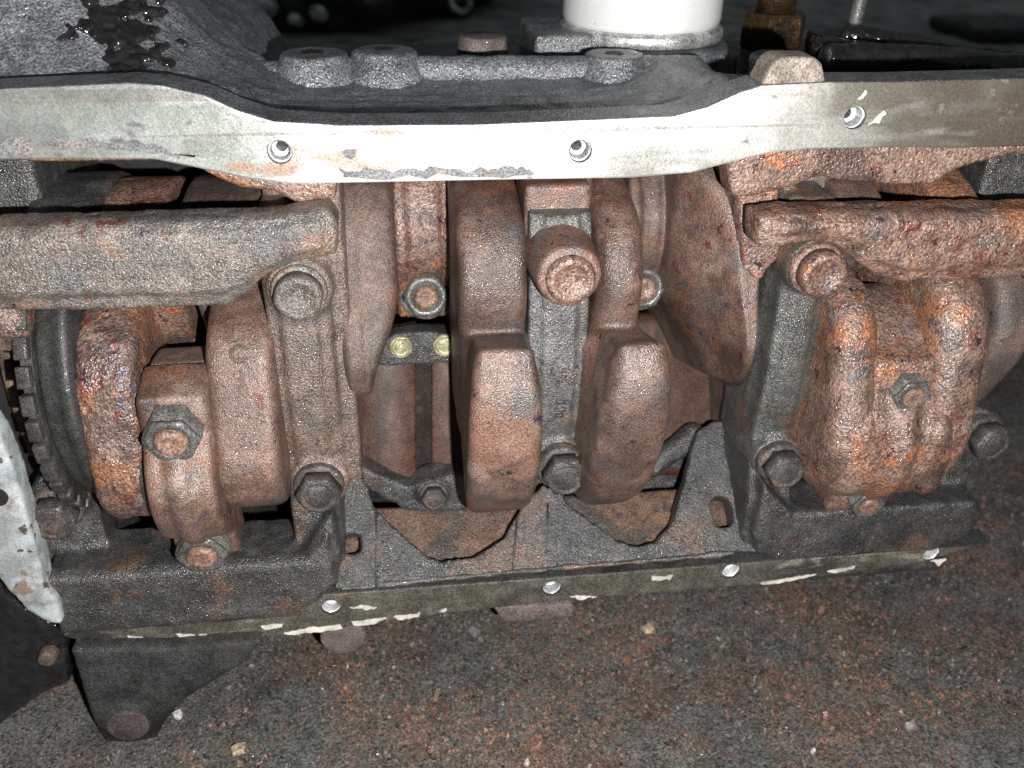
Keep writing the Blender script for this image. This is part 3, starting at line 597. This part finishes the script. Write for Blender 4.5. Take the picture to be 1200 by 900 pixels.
def taper(co, nr):
    t = sstep(26, -20, co[:, 2] + .45 * (co[:, 1] - 20)); co = co.copy(); co[:, 0] = -74 + (co[:, 0] + 74) * (1 - .62 * t); co += nr * (.5 * np.exp(-((co[:, 0] + 67) / 1.2) ** 2))[:, None]; return co
web('crank_arm', -76, -55.5, [(28, 3, 20), (85, -4, 30), (QY, QZ, 38), (50, 30, 30)], mat=RUSTM, rnd=5, post=taper)
def oval(xc, k, lean):
    def fn(co, nr):
        a = np.degrees(np.arctan2(co[:, 2] - AZ, AY - co[:, 1])); u = np.clip((a + 23) / 49, -1.2, 1.2); far_ = sstep(34, 44, np.hypot(co[:, 2] - AZ, AY - co[:, 1])) * sstep(27, 17, a) * (a > -85)
        co = co.copy(); co[:, 0] = np.where(far_ > 0, xc + (co[:, 0] - xc) * (1 - k * far_ * np.abs(u) ** 3.5) + lean * u * far_, co[:, 0]); return co
    return fn
web('counterweight', -36, -13, [(AY, AZ, 32), (QY, QZ, 36), (33, 27, 27)], (67, 21, -74), cwx=(-35.5, -11), rnd=4, soft=3, mat=RUST, post=oval(-23, .40, 0))
web('counterweight', 10.5, 27, [(AY, AZ, 32), (QY, QZ, 36), (33, 27, 27)], (67, 21, -74), cwx=(7, 31), rnd=7, soft=4, mat=RUST, pit=.2, post=oval(19, .38, 2.2))
def wedge(co, nr):        # the web's inner face is chamfered towards the rod
    t = sstep(4, 46, co[:, 1]); co = co.copy(); tz = sstep(30, -26, co[:, 2] + .35 * (co[:, 1] - 20)); co[:, 0] = 69 - (69 - co[:, 0]) * (.34 + .85 * t) * (1 - .72 * tz); return co
web('crank_arm', 49, 69, [(30, 3, 23), (85, -10, 28), (QY, QZ, 38), (46, 30, 32)], mat=RUST, rnd=3.5, post=wedge)
web('crank_arm', -118, -96.5, [(AY, AZ, 34), (PY + 1, PZ + 2, 21), (18, 0, 22)], rnd=4, mat=RUST)
web('crank_arm', -158, -138.5, [(AY, AZ, 38), (PY + 2, PZ, 21), (14, 0, 22)], rnd=5, mat=RUSTA, pit=1.0, bumps=((7, .9), (2.6, .4)))
web('crank_arm', 91, 108, [(AY, AZ, 36), (PY + 1, PZ + 2, 28), (16, 2, 26)], rnd=8, mat=RUST2, pit=.3, soft=8, bumps=((11., .6), (3., .25)))
web('crank_arm', 125, 145, [(AY, AZ, 36), (PY + 1, PZ + 3, 28), (14, 6, 28)], rnd=8, mat=RUST2, pit=.4, soft=8, bumps=((11., .6), (3., .25)))
web('crank_arm', 153, 168, [(AY, AZ, 40), (24, 6, 26)], rnd=4, mat=RUSTM)
def far_weight(x0, x1, mat, R=64):
    pr = [(AY - R * math.cos(math.radians(a)), AZ + R * math.sin(math.radians(a))) for a in np.linspace(60, 215, 30)] + [(AY + 4, AZ - 12), (AY - 10, AZ + 10)]
    cast('counterweight', Shell().prismX(pr, x0, x1), mat, CRK, vox=1.1, soft=4, pit=.3)
for q in ((-170, -148, CASTIRON, 62), (-148.6, -128, RUST2, 60), (-124, -98, RUSTM, 60), (94, 110, RUSTM), (127, 145, RUST2)): far_weight(*q)
for x0, x1, y, z, r in ((-98, -76, AY, AZ, 26), (-13, 11, AY, AZ, 26), (71, 97, AY, AZ, 26), (158, 180, AY, AZ, 26), (-57, -35, QY, QZ, 22), (31, 54, QY, QZ, 22), (-142, -117, PY, PZ, 19), (106, 127, PY, PZ, 19)):
    hard('journal', Shell().rod((x0, y, z), (x1, y, z), r, r, 48), SMOOTHDARK, CRK, smooth=False)
# rear flange with its toothed ring at the left
hub = cast('seal_flange', Shell().prismX(hull([(AY, AZ, 53)]), -167, -159, 1.5).prismX(hull([(AY, AZ, 55)]), -161, -156, 2), SMOOTHDARK, CRK, vox=1.2, soft=3, bumps=((8, .2),))
ring = hard('toothed_ring', Shell().prismX(hull([(AY, AZ, 54.5)]), -170.6, -167), TOOTH, CRK)
NT = 40
for k in range(NT):
    a = 2 * math.pi * k / NT; pr = []
    for rr, da in ((53, -.062), (57.5, -.060), (57.5, .060), (53, .062)):
        pr.append((AY - rr * math.cos(a + da), AZ + rr * math.sin(a + da)))
    if -80 < math.degrees((a + math.pi) % (2 * math.pi) - math.pi) < 60:
        hard('tooth', Shell().prismX(pr, -171.4, -167.2), TOOTH, ring, bevel=.5)

# ------------------------------------------------------------------ connecting rods
def rod(X, py, pz, wy, wz, mat, label, w=11., ribs=False, lumps=(), studlen=3., nutR=8.9):
    d = np.array([wy - py, wz - pz], float); d /= np.linalg.norm(d); t = np.array([-d[1], d[0]])
    T = thing('connecting_rod', (X, py, pz), label, 'connecting rod', 'connecting rods on the crankshaft')
    L = lambda s, v: tuple(np.array([py, pz]) + d * s + t * v)       # s along the rod (away from the cap), v across it
    sh = Shell().prismX(hull([(py, pz, 28)]), X - w, X + w, 2.5)
    sh.prismX([L(-13, 37), L(-15, 30), L(-15, 20), L(-20, 0), L(-15, -20), L(-15, -30), L(-13, -37), L(4, -38), L(4, 38)], X - w, X + w, 2)
    if ribs:
        for s_ in (-1, 1): sh.prismX(hull([(py, pz, 30.5)]), X + s_ * (w - 2.6) - 2.4, X + s_ * (w - 2.6) + 2.4, 1.6)
    else:
        sh.prismX(hull([(py, pz, 30.5)]), X - 4, X + 4, 3)
    if lumps: sh.prismX(hull([(py, pz, 28.5)]), 94, 140, 9).prismX(hull([(py + 12, pz + 18, 29)]), 94, 140, 9)
    for lx, cnt in lumps:                  # scale and rust built up in the joints beside the cap
        for k in range(cnt):
            a = math.radians(-80 + 150 * k / (cnt - 1)); rr = random.uniform(22, 27); sh.ball((lx + random.uniform(-1.5, 1.5), py - rr * math.cos(a), pz + rr * math.sin(a)), (random.uniform(4.5, 7), 5.5, 7), 12, 8)
    capo = cast('rod_cap', sh, mat, T, vox=.85, soft=9 if lumps else 5, pit=.3 if lumps else .15, bumps=((12., .6), (3., .22)) if lumps else ((9., .28), (2.4, .07)))
    sh = Shell().prismX([L(4.2, 37), L(4.2, -37), L(18, -34), L(34, -15), L(90, -11), L(90, 11), L(34, 15), L(18, 34)], X - w + 1, X + w - 1, 2)
    cast('rod_body', sh, RUSTM, T, vox=1.3, soft=4)
    for v in (27, -27):
        q = L(-14.5, v); o = link('nut', NUTM[0 if ribs else 1], T); aim(o, (X, q[0], q[1]), (0, -d[0], -d[1])); o.scale = (nutR / 7.2,) * 3
    return T, capo
NUTM = [nut_mesh(7.2, 6.6, 3.6, 1.6), nut_mesh(7.4, 6.6, 4.2, 1.2, False)]
R1, c1 = rod(-127.5, PY, PZ, 150, -4, RUST, 'rusted connecting rod big end at the left, under the grey bridge bar')
R2, c2 = rod(-45, QY, QZ, 226, -4, RUST2, 'connecting rod with two orange ribs and a grey nut above brass coloured bolts', ribs=True)
R3, c3 = rod(40, QY, QZ, 226, -4, RUSTM, 'connecting rod with a round nut beside the broad oval crank arm', ribs=True, w=8.5)
R4, c4 = rod(117, PY, PZ, 150, -4, RUST2, 'orange rusted connecting rod big end under the right bridge bar', nutR=6.6, w=12.5, lumps=((103, 4), (130, 4)))
def surf(o, px, py):
    bpy.context.view_layer.update(); ok, loc, nr, _ = o.ray_cast(Vector(CAM / 1000), Vector(ray(px, py)).normalized()); return (np.array(loc) * 1000, nr) if ok else (None, None)
for o_, marks in ((c2, (('C', 498, 256, 7.5, (1, 0, 0)), ('2', 499, 282, 7.5, (1, 0, 0)))), (bpy.data.objects['crank_arm.002'], (('E', 280, 392, 8, (0, 0, 1)), ('C', 279, 416, 8, (0, 0, 1)), ('3', 281, 446, 8, (0, 0, 1))))):
    for ch, x, y, sz, up in marks:
        loc, nr = surf(o_, x, y)
        if loc is not None: text_mark(ch, loc + np.array(nr) * -.05, nr, up, sz, RUSTM, o_, .38)

# ------------------------------------------------------------------ things seen through the two middle bays
def panel(px0, px1, ytop, ybot, Yt, Yb, mat, name, bulge=1.5):
    rows = []; n = 24; m = 20
    for j in range(m):
        t = j / (m - 1); y = ytop + (ybot - ytop) * t; Y = Yt + (Yb - Yt) * t; a = at(px0, y, Y); b = at(px1, y, Y)
        rows.append([(a[0] + (b[0] - a[0]) * i / (n - 1), Y - bulge * (1 - (2 * i / (n - 1) - 1) ** 2), a[2]) for i in range(n)])
    v = [q for r in rows for q in r]; f = [(j * n + i, j * n + i + 1, (j + 1) * n + i + 1, (j + 1) * n + i) for j in range(m - 1) for i in range(n - 1)]
    k = len(v); v += [(x, y + 8, z) for x, y, z in v]; f += [tuple(k + q for q in g)[::-1] for g in list(f)]
    for i in range(n - 1): f.append((i, k + i, k + i + 1, i + 1)); a = (m - 1) * n + i; f.append((a, a + 1, k + a + 1, k + a))
    for j in range(m - 1): a = j * n; f.append((a, a + n, k + a + n, k + a)); b = a + n - 1; f.append((b, k + b, k + b + n, b + n))
    return hard(name, Shell().add(v, f), mat, ENG, smooth=True)
BD = grunge('black_bore_stripe', (.018, .014, .012), [((.06, .045, .03), 140, 4, .58, .68, .6)], rough=(.6, .8), bump=.5, spec=.15, glint=False)
panel(415, 488, 385, 572, 62, 38, BOREBROWN, 'bore_wall', 2.5); panel(486, 508, 385, 572, 63.5, 39.5, BD, 'bore_rib', 0.); panel(506, 550, 385, 572, 61, 37, BOREBROWN, 'bore_wall', 1.)
sh = Shell().pix([(446, 402), (465, 391), (505, 389), (545, 400), (548, 426), (443, 430)], 52, 60)
jet = cast('oil_jet_plate', sh, CASTIRON, ENG, vox=.8, soft=3, bumps=((5, .5),))
ZB = disc_bolt('jet_bolt', 3.9, ZINC, 3.2, True)
for px, py in ((470, 408), (521, 406)):
    p = at(px, py, 50.5); o = link('jet_bolt', ZB, jet); aim(o, (p[0], 51.6, p[2]), (0, -1, .25)); o.scale = (.95, .7, .95)
sh = Shell()
sh.pix([(422, 548), (450, 560), (480, 572), (500, 560), (545, 556), (548, 600), (480, 600), (450, 585), (425, 570)], 31, 42); p = at(508, 577, 30); sh.rod((p[0], 40, p[2]), (p[0], 29, p[2]), 7.4, 6.4)
lg = cast('bore_ledge', sh, FLOORCAST, ENG, vox=.8, soft=4, bumps=((5, .6), (2, .3)))
o = link('ledge_bolt', BOLT_D, lg); aim(o, (p[0], 28.5, p[2]), (0, -1, .1)); o.scale = (.68, .6, .68)
sh = Shell(); a = at(757, 552, 44); b = at(812, 510, 52); sh.rod(a, b, 4.5, 5.5, 14).ball(b, 5.5)
sh.pix([(735, 560), (770, 545), (805, 520), (802, 560), (788, 585), (740, 590)], 52, 70)
cast('bore_ledge', sh, FLOORCAST, ENG, vox=.9, soft=4, bumps=((6, .9), (2.5, .3)))
panel(700, 850, 372, 560, 84, 52, BOREBROWN, 'bore_wall')

# ------------------------------------------------------------------ rear end at the left, foot and bosses below the rail
sh = Shell().pix([(-60, 430), (-30, 470), (0, 512), (18, 560), (34, 615), (49, 668), (52, 690), (66, 704), (73, 733), (56, 731), (30, 716), (0, 682), (-60, 600)], -6, 4)
cast('end_plate', sh, GASKETPLATE, ENG, vox=.9, soft=3, bumps=((8, .4), (2, .2)))
p = at(-2, 582, -6); hard('plate_hole_shade', Shell().rod((p[0], -2, p[2]), (p[0], -6.9, p[2]), 3.2), VOID, ENG)  # solid black disc stands for the shade inside a hole
sh = Shell()
pts = [(-8, 372), (4, 400), (12, 440), (24, 480), (42, 528)]
for (x0, y0), (x1, y1) in zip(pts, pts[1:]): sh.rod(at(x0, y0, 26), at(x1, y1, 26), 2.6, 2.6, 12).ball(at(x1, y1, 26), 2.6, 10, 6)
cast('seal_lip', sh, BROWNPLATE, ENG, vox=.8, soft=2)
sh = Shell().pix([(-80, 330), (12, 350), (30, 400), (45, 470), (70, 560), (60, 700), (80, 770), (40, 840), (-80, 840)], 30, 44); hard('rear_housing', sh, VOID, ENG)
sh = Shell().pix([(-60, 640), (0, 690), (40, 722), (78, 738), (82, 800), (50, 815), (0, 850), (-60, 900)], 8, 26)
cast('rear_flange', sh, OILBLACK, ENG, vox=1.2, soft=4, bumps=((6, .8), (2.4, .4)))
p = at(58, 765, 7); hard('flange_stud', Shell().rod((p[0], 8, p[2]), (p[0], 3, p[2]), 3.6, 3.2, 20), BOLTGREY, ENG, bevel=.5)
sh = Shell().pix([(82, 762), (200, 760), (308, 752), (290, 775), (250, 800), (215, 822), (190, 852), (182, 872), (152, 882), (124, 874), (108, 845), (92, 795)], -6, 20)
p = at(150, 850, -8); sh.rod((p[0], 10, p[2]), (p[0], -8, p[2]), 10, 9.2, 36)
cast('mounting_foot', sh, FOOTCAST, ENG, vox=1.1, soft=5, bumps=((9, .7), (3, .3)))
hard('foot_boss', Shell().rod((p[0], -6, p[2]), (p[0], -8.9, p[2]), 8.2, 7.8, 36), FOOTMAUVE, ENG, bevel=.8)
p = at(402, 746, 10); hard('casting_boss', Shell().rod((p[0], 34, p[2]), (p[0], 9, p[2]), 9.5, 9, 36), MAUVE, ENG, bevel=1)
hard('casting_boss', Shell().pix([(578, 712), (672, 708), (672, 724), (640, 728), (590, 730)], 8, 30), MAUVE, ENG, bevel=1)
sh = Shell().box(-120, 150, 60, 150, GZ - 1, -108); cast('lower_wall', sh, CASTIRON, ENG, vox=2.5, soft=4)

# ------------------------------------------------------------------ oil filter
OF = thing('oil_filter', (fc[0], FY, fc[2] - 7), 'white spin-on oil filter standing on the block above the rail', 'oil filter')
n = 96; R = 32.5
rings = [[(fc[0] + r * math.cos(2 * math.pi * k / n), FY + r * math.sin(2 * math.pi * k / n), fc[2] + z) for k in range(n)] for r, z in ((R - 1, -1.2), (R - .3, .5), (R, 2.5), (R, 84), (R - 2, 89), (R - 7, 92))]
hard('canister', Shell().loft(rings), FILTER, OF, smooth=True)
rings = [[(fc[0] + r * math.cos(2 * math.pi * k / n), FY + r * math.sin(2 * math.pi * k / n), fc[2] + z) for k in range(n)] for r, z in ((R - 3, -7.2), (R + .6, -6.6), (R + 1.3, -5), (R + 1.3, -2.6), (R + .4, -1.5), (R - 3, -1.3))]
hard('crimped_rim', Shell().loft(rings), TIN, OF, smooth=True)

# ------------------------------------------------------------------ dark machinery on the floor behind
GL = grunge('blurred_dark_metal', (.018, .019, .02), [((.06, .06, .06), 20, 6, .55, .7, .6)], rough=(.2, .5), bump=.5)
SIL = grunge('dull_aluminium', (.75, .78, .80), [((.08, .08, .08), 30, 6, .5, .65, .8)], rough=(.25, .45), metal=.5, bump=.3)
def far(px, py, Z): return atz(px, py, Z)
def bgpart(name, sh, mat, label, cat, soft=3, vox=6, grp='scrap parts behind the block'):
    o = cast(name, sh, mat, None, vox=vox, soft=soft, bumps=((30, 4), (12, 2))); o['label'] = label; o['category'] = cat; o['group'] = grp; return o
def tube(sh, c, r, ri, w, n=28, ax=(0.25, -.9, .35)):
    ax = np.array(ax, float); ax /= np.linalg.norm(ax); a = np.cross(ax, (0, 0, 1.)); a /= np.linalg.norm(a); b = np.cross(ax, a); rings = []
    for rr, h in ((ri, -w), (r, -w), (r, w), (ri, w), (ri, -w)):
        rings.append([c + ax * h + rr * (a * math.cos(2 * math.pi * k / n) + b * math.sin(2 * math.pi * k / n)) for k in range(n)])
    return sh.loft(rings, cap=False)
a = far(215, 40, GZ); b = far(430, 44, GZ)
sh = Shell().box(a[0] - 220, b[0], a[1], a[1] + 260, GZ, GZ + 260)
for k in range(16): sh.ball((random.uniform(a[0] - 180, b[0] + 10), a[1] + random.uniform(-60, 20), GZ + random.uniform(20, 160)), random.uniform(22, 50))
bgpart('scrap_engine', sh, GL, 'black oily heap of engine parts on the floor behind the block', 'engine', vox=7)
a = far(436, 40, GZ); b = far(610, 2, GZ); dd = (b - a) / np.linalg.norm(b - a); nn_ = np.array([-dd[1], dd[0], 0])
sh = Shell().loft([[a + nn_ * 0 + np.array([0, 0, z]), b + np.array([0, 0, z]), b + nn_ * 250 + np.array([0, 0, z]), a + nn_ * 250 + np.array([0, 0, z])] for z in (15, 230)])
for t in np.linspace(0, 1, 7): sh.ball(a + (b - a) * t + np.array([0, 0, 60 + 30 * math.sin(9 * t)]), 46)
bgpart('gearbox_housing', sh, GL, 'dark rounded housing lying right of the black parts heap', 'gearbox', vox=8)
for px, py, r, ri, lab in ((264, 18, 30, 17, 'pale metal ring at the left of the black parts heap'), (540, 2, 20, 13, 'small pale ring at the top edge left of the filter'),):
    c = at(px, py, 1420); bgpart('pulley_ring', tube(Shell(), c, r, ri, 8), SIL, lab, 'ring', 1, 2.5)
for px, py, r, lab in ((292, 34, 20, 'dull silver lump below the pale ring in the heap'), (308, 6, 20, 'bright cap at the top edge above the silver lump'), (372, 14, 14, 'small silver plug in the middle of the heap'), (345, 22, 11, 'greenish small plug between the silver parts')):
    c = at(px, py, 1420); bgpart('metal_plug', Shell().ball(c, (r, r, r * .8)).rod(c, c + np.array([5, 60, -14]), r * .7), SIL, lab, 'plug', 1, 2.5)
a = far(1180, 52, GZ); bgpart('scrap_block', Shell().box(a[0] - 60, a[0] + 300, a[1], a[1] + 200, GZ, GZ + 28), GL, 'low dark part on the floor at the upper right edge', 'scrap part', vox=8)

# ------------------------------------------------------------------ rust flakes and chips on the floor
FM = [grunge('flake_rust', (.215, .105, .066), rough=(.5, .8), bump=.3), grunge('flake_brown', (.135, .09, .07), rough=(.5, .8), bump=.3), grunge('flake_grey', (.105, .11, .102), rough=(.4, .8), bump=.3), grunge('flake_black', (.03, .03, .03), rough=(.4, .7), bump=.3), grunge('flake_pale', (.22, .165, .12), rough=(.5, .8), bump=.2), grunge('flake_white', (.75, .75, .73), rough=(.4, .6), bump=.1)]
def flakes(N=230000):
    P = np.stack([RNG.uniform(-230, 320, N), RNG.uniform(-40, 140, N) , np.zeros(N)], 1)
    dens = perlin(P / 42. + 4) + .6 * perlin(P / 15. + 1)
    rusty = 1.25 * perlin(P / 50. + 20) + .8 * perlin(P / 13. + 33) + .02 + .40 * np.exp(-((P[:, 0] + 70) / 75.) ** 2 - ((P[:, 1] + 2) / 16.) ** 2) + .12 * sstep(60, 140, P[:, 0]) - .45 * sstep(-110, -190, P[:, 0]) - .35 * np.exp(-((P[:, 0] + 45) / 50.) ** 2 - ((P[:, 1] - 38) / 22.) ** 2)
    keep = RNG.random(N) < np.clip(.55 + dens * 1.1 - .35 * sstep(-90, -200, P[:, 0]), .08, 1); P = P[keep]; rusty = rusty[keep]; N = len(P)
    zg = GZ + perlin(P / 60.) * 2.0 + perlin(P / 17. + 9) * .9 + perlin(P / 6. + 3) * .5 - .8
    s = np.exp(RNG.normal(-.25, .5, N)) * .42; th = RNG.uniform(0, 2 * math.pi, N); asp = RNG.uniform(.3, .95, N)
    v = np.empty((N, 4, 3)); tl = RNG.normal(0, .42, (N, 2))
    for k, (a, b) in enumerate(((-1, -1), (1, -.7), (.8, 1), (-.9, .8))):
        lx, ly = a * s * RNG.uniform(.6, 1.2, N), b * s * asp * RNG.uniform(.6, 1.2, N)
        v[:, k, 0] = P[:, 0] + lx * np.cos(th) - ly * np.sin(th); v[:, k, 1] = P[:, 1] + lx * np.sin(th) + ly * np.cos(th); v[:, k, 2] = zg + .35 + s * .35 + lx * tl[:, 0] + ly * tl[:, 1]
    me = bpy.data.meshes.new('rust_flakes'); me.from_pydata((v.reshape(-1, 3) / 1000).tolist(), [], np.arange(N * 4).reshape(N, 4).tolist())
    for m in FM: me.materials.append(m)
    u = RNG.random(N); mi = np.where(rusty + RNG.normal(0, .22, N) > .22, np.where(u < .55, 0, 1), np.where(u < .45, 2, np.where(u < .72, 3, 1)))
    mi = np.where(RNG.random(N) < .04, 4, mi); mi = np.where(RNG.random(N) < .0005, 5, mi)
    me.polygons.foreach_set('material_index', mi.astype(int).tolist()); me.update()
    link('rust_flakes', me, None, kind='stuff', label='loose rust flakes and grit scattered over the floor', category='debris')
flakes()
def chip(px, py, r, mat, label, cat='chip', name='paint_chip'):
    c = atz(px, py, GZ + 1.5); pts = [(c[0] + r * random.uniform(.55, 1.15) * math.cos(t), c[1] + r * random.uniform(.5, 1.1) * math.sin(t)) for t in np.linspace(0, 2 * math.pi, 9, endpoint=False)]
    sh = Shell().loft([[(x, y, GZ + z + .12 * (x - c[0])) for x, y in [(c[0] + (q[0] - c[0]) * k, c[1] + (q[1] - c[1]) * k) for q in pts]] for z, k in ((.2, 1), (1.6, .95), (2.1, .7))])
    hard(name, sh, mat, None, label=label, category=cat)
CH = grunge('chip_grey_white', (.48, .47, .44), [((.2, .19, .17), 250, 4, .5, .62, .7)], rough=(.5, .8), bump=.4); CP = grunge('chip_tan', (.36, .29, .2), [((.12, .09, .06), 200, 6, .5, .65, .8)], rough=(.5, .8), bump=.4)
chip(209, 836, 2.8, CH, 'small white chip on the floor right of the mounting foot')
chip(280, 876, 4.2, CP, 'tan crumb on the dark floor at the lower left', 'crumb', 'crumb')
chip(1066, 850, 2.2, CH, 'largest white chip on the floor at the lower right')
chip(618, 892, 1.6, CH, 'white chip at the bottom edge of the floor, middle')
chip(760, 735, 3.4, CP, 'tan crumb on the floor just below the lower rail', 'crumb', 'crumb')
chip(953, 879, 1.1, CH, 'tiny white chip near the bottom edge, left of the largest chip')
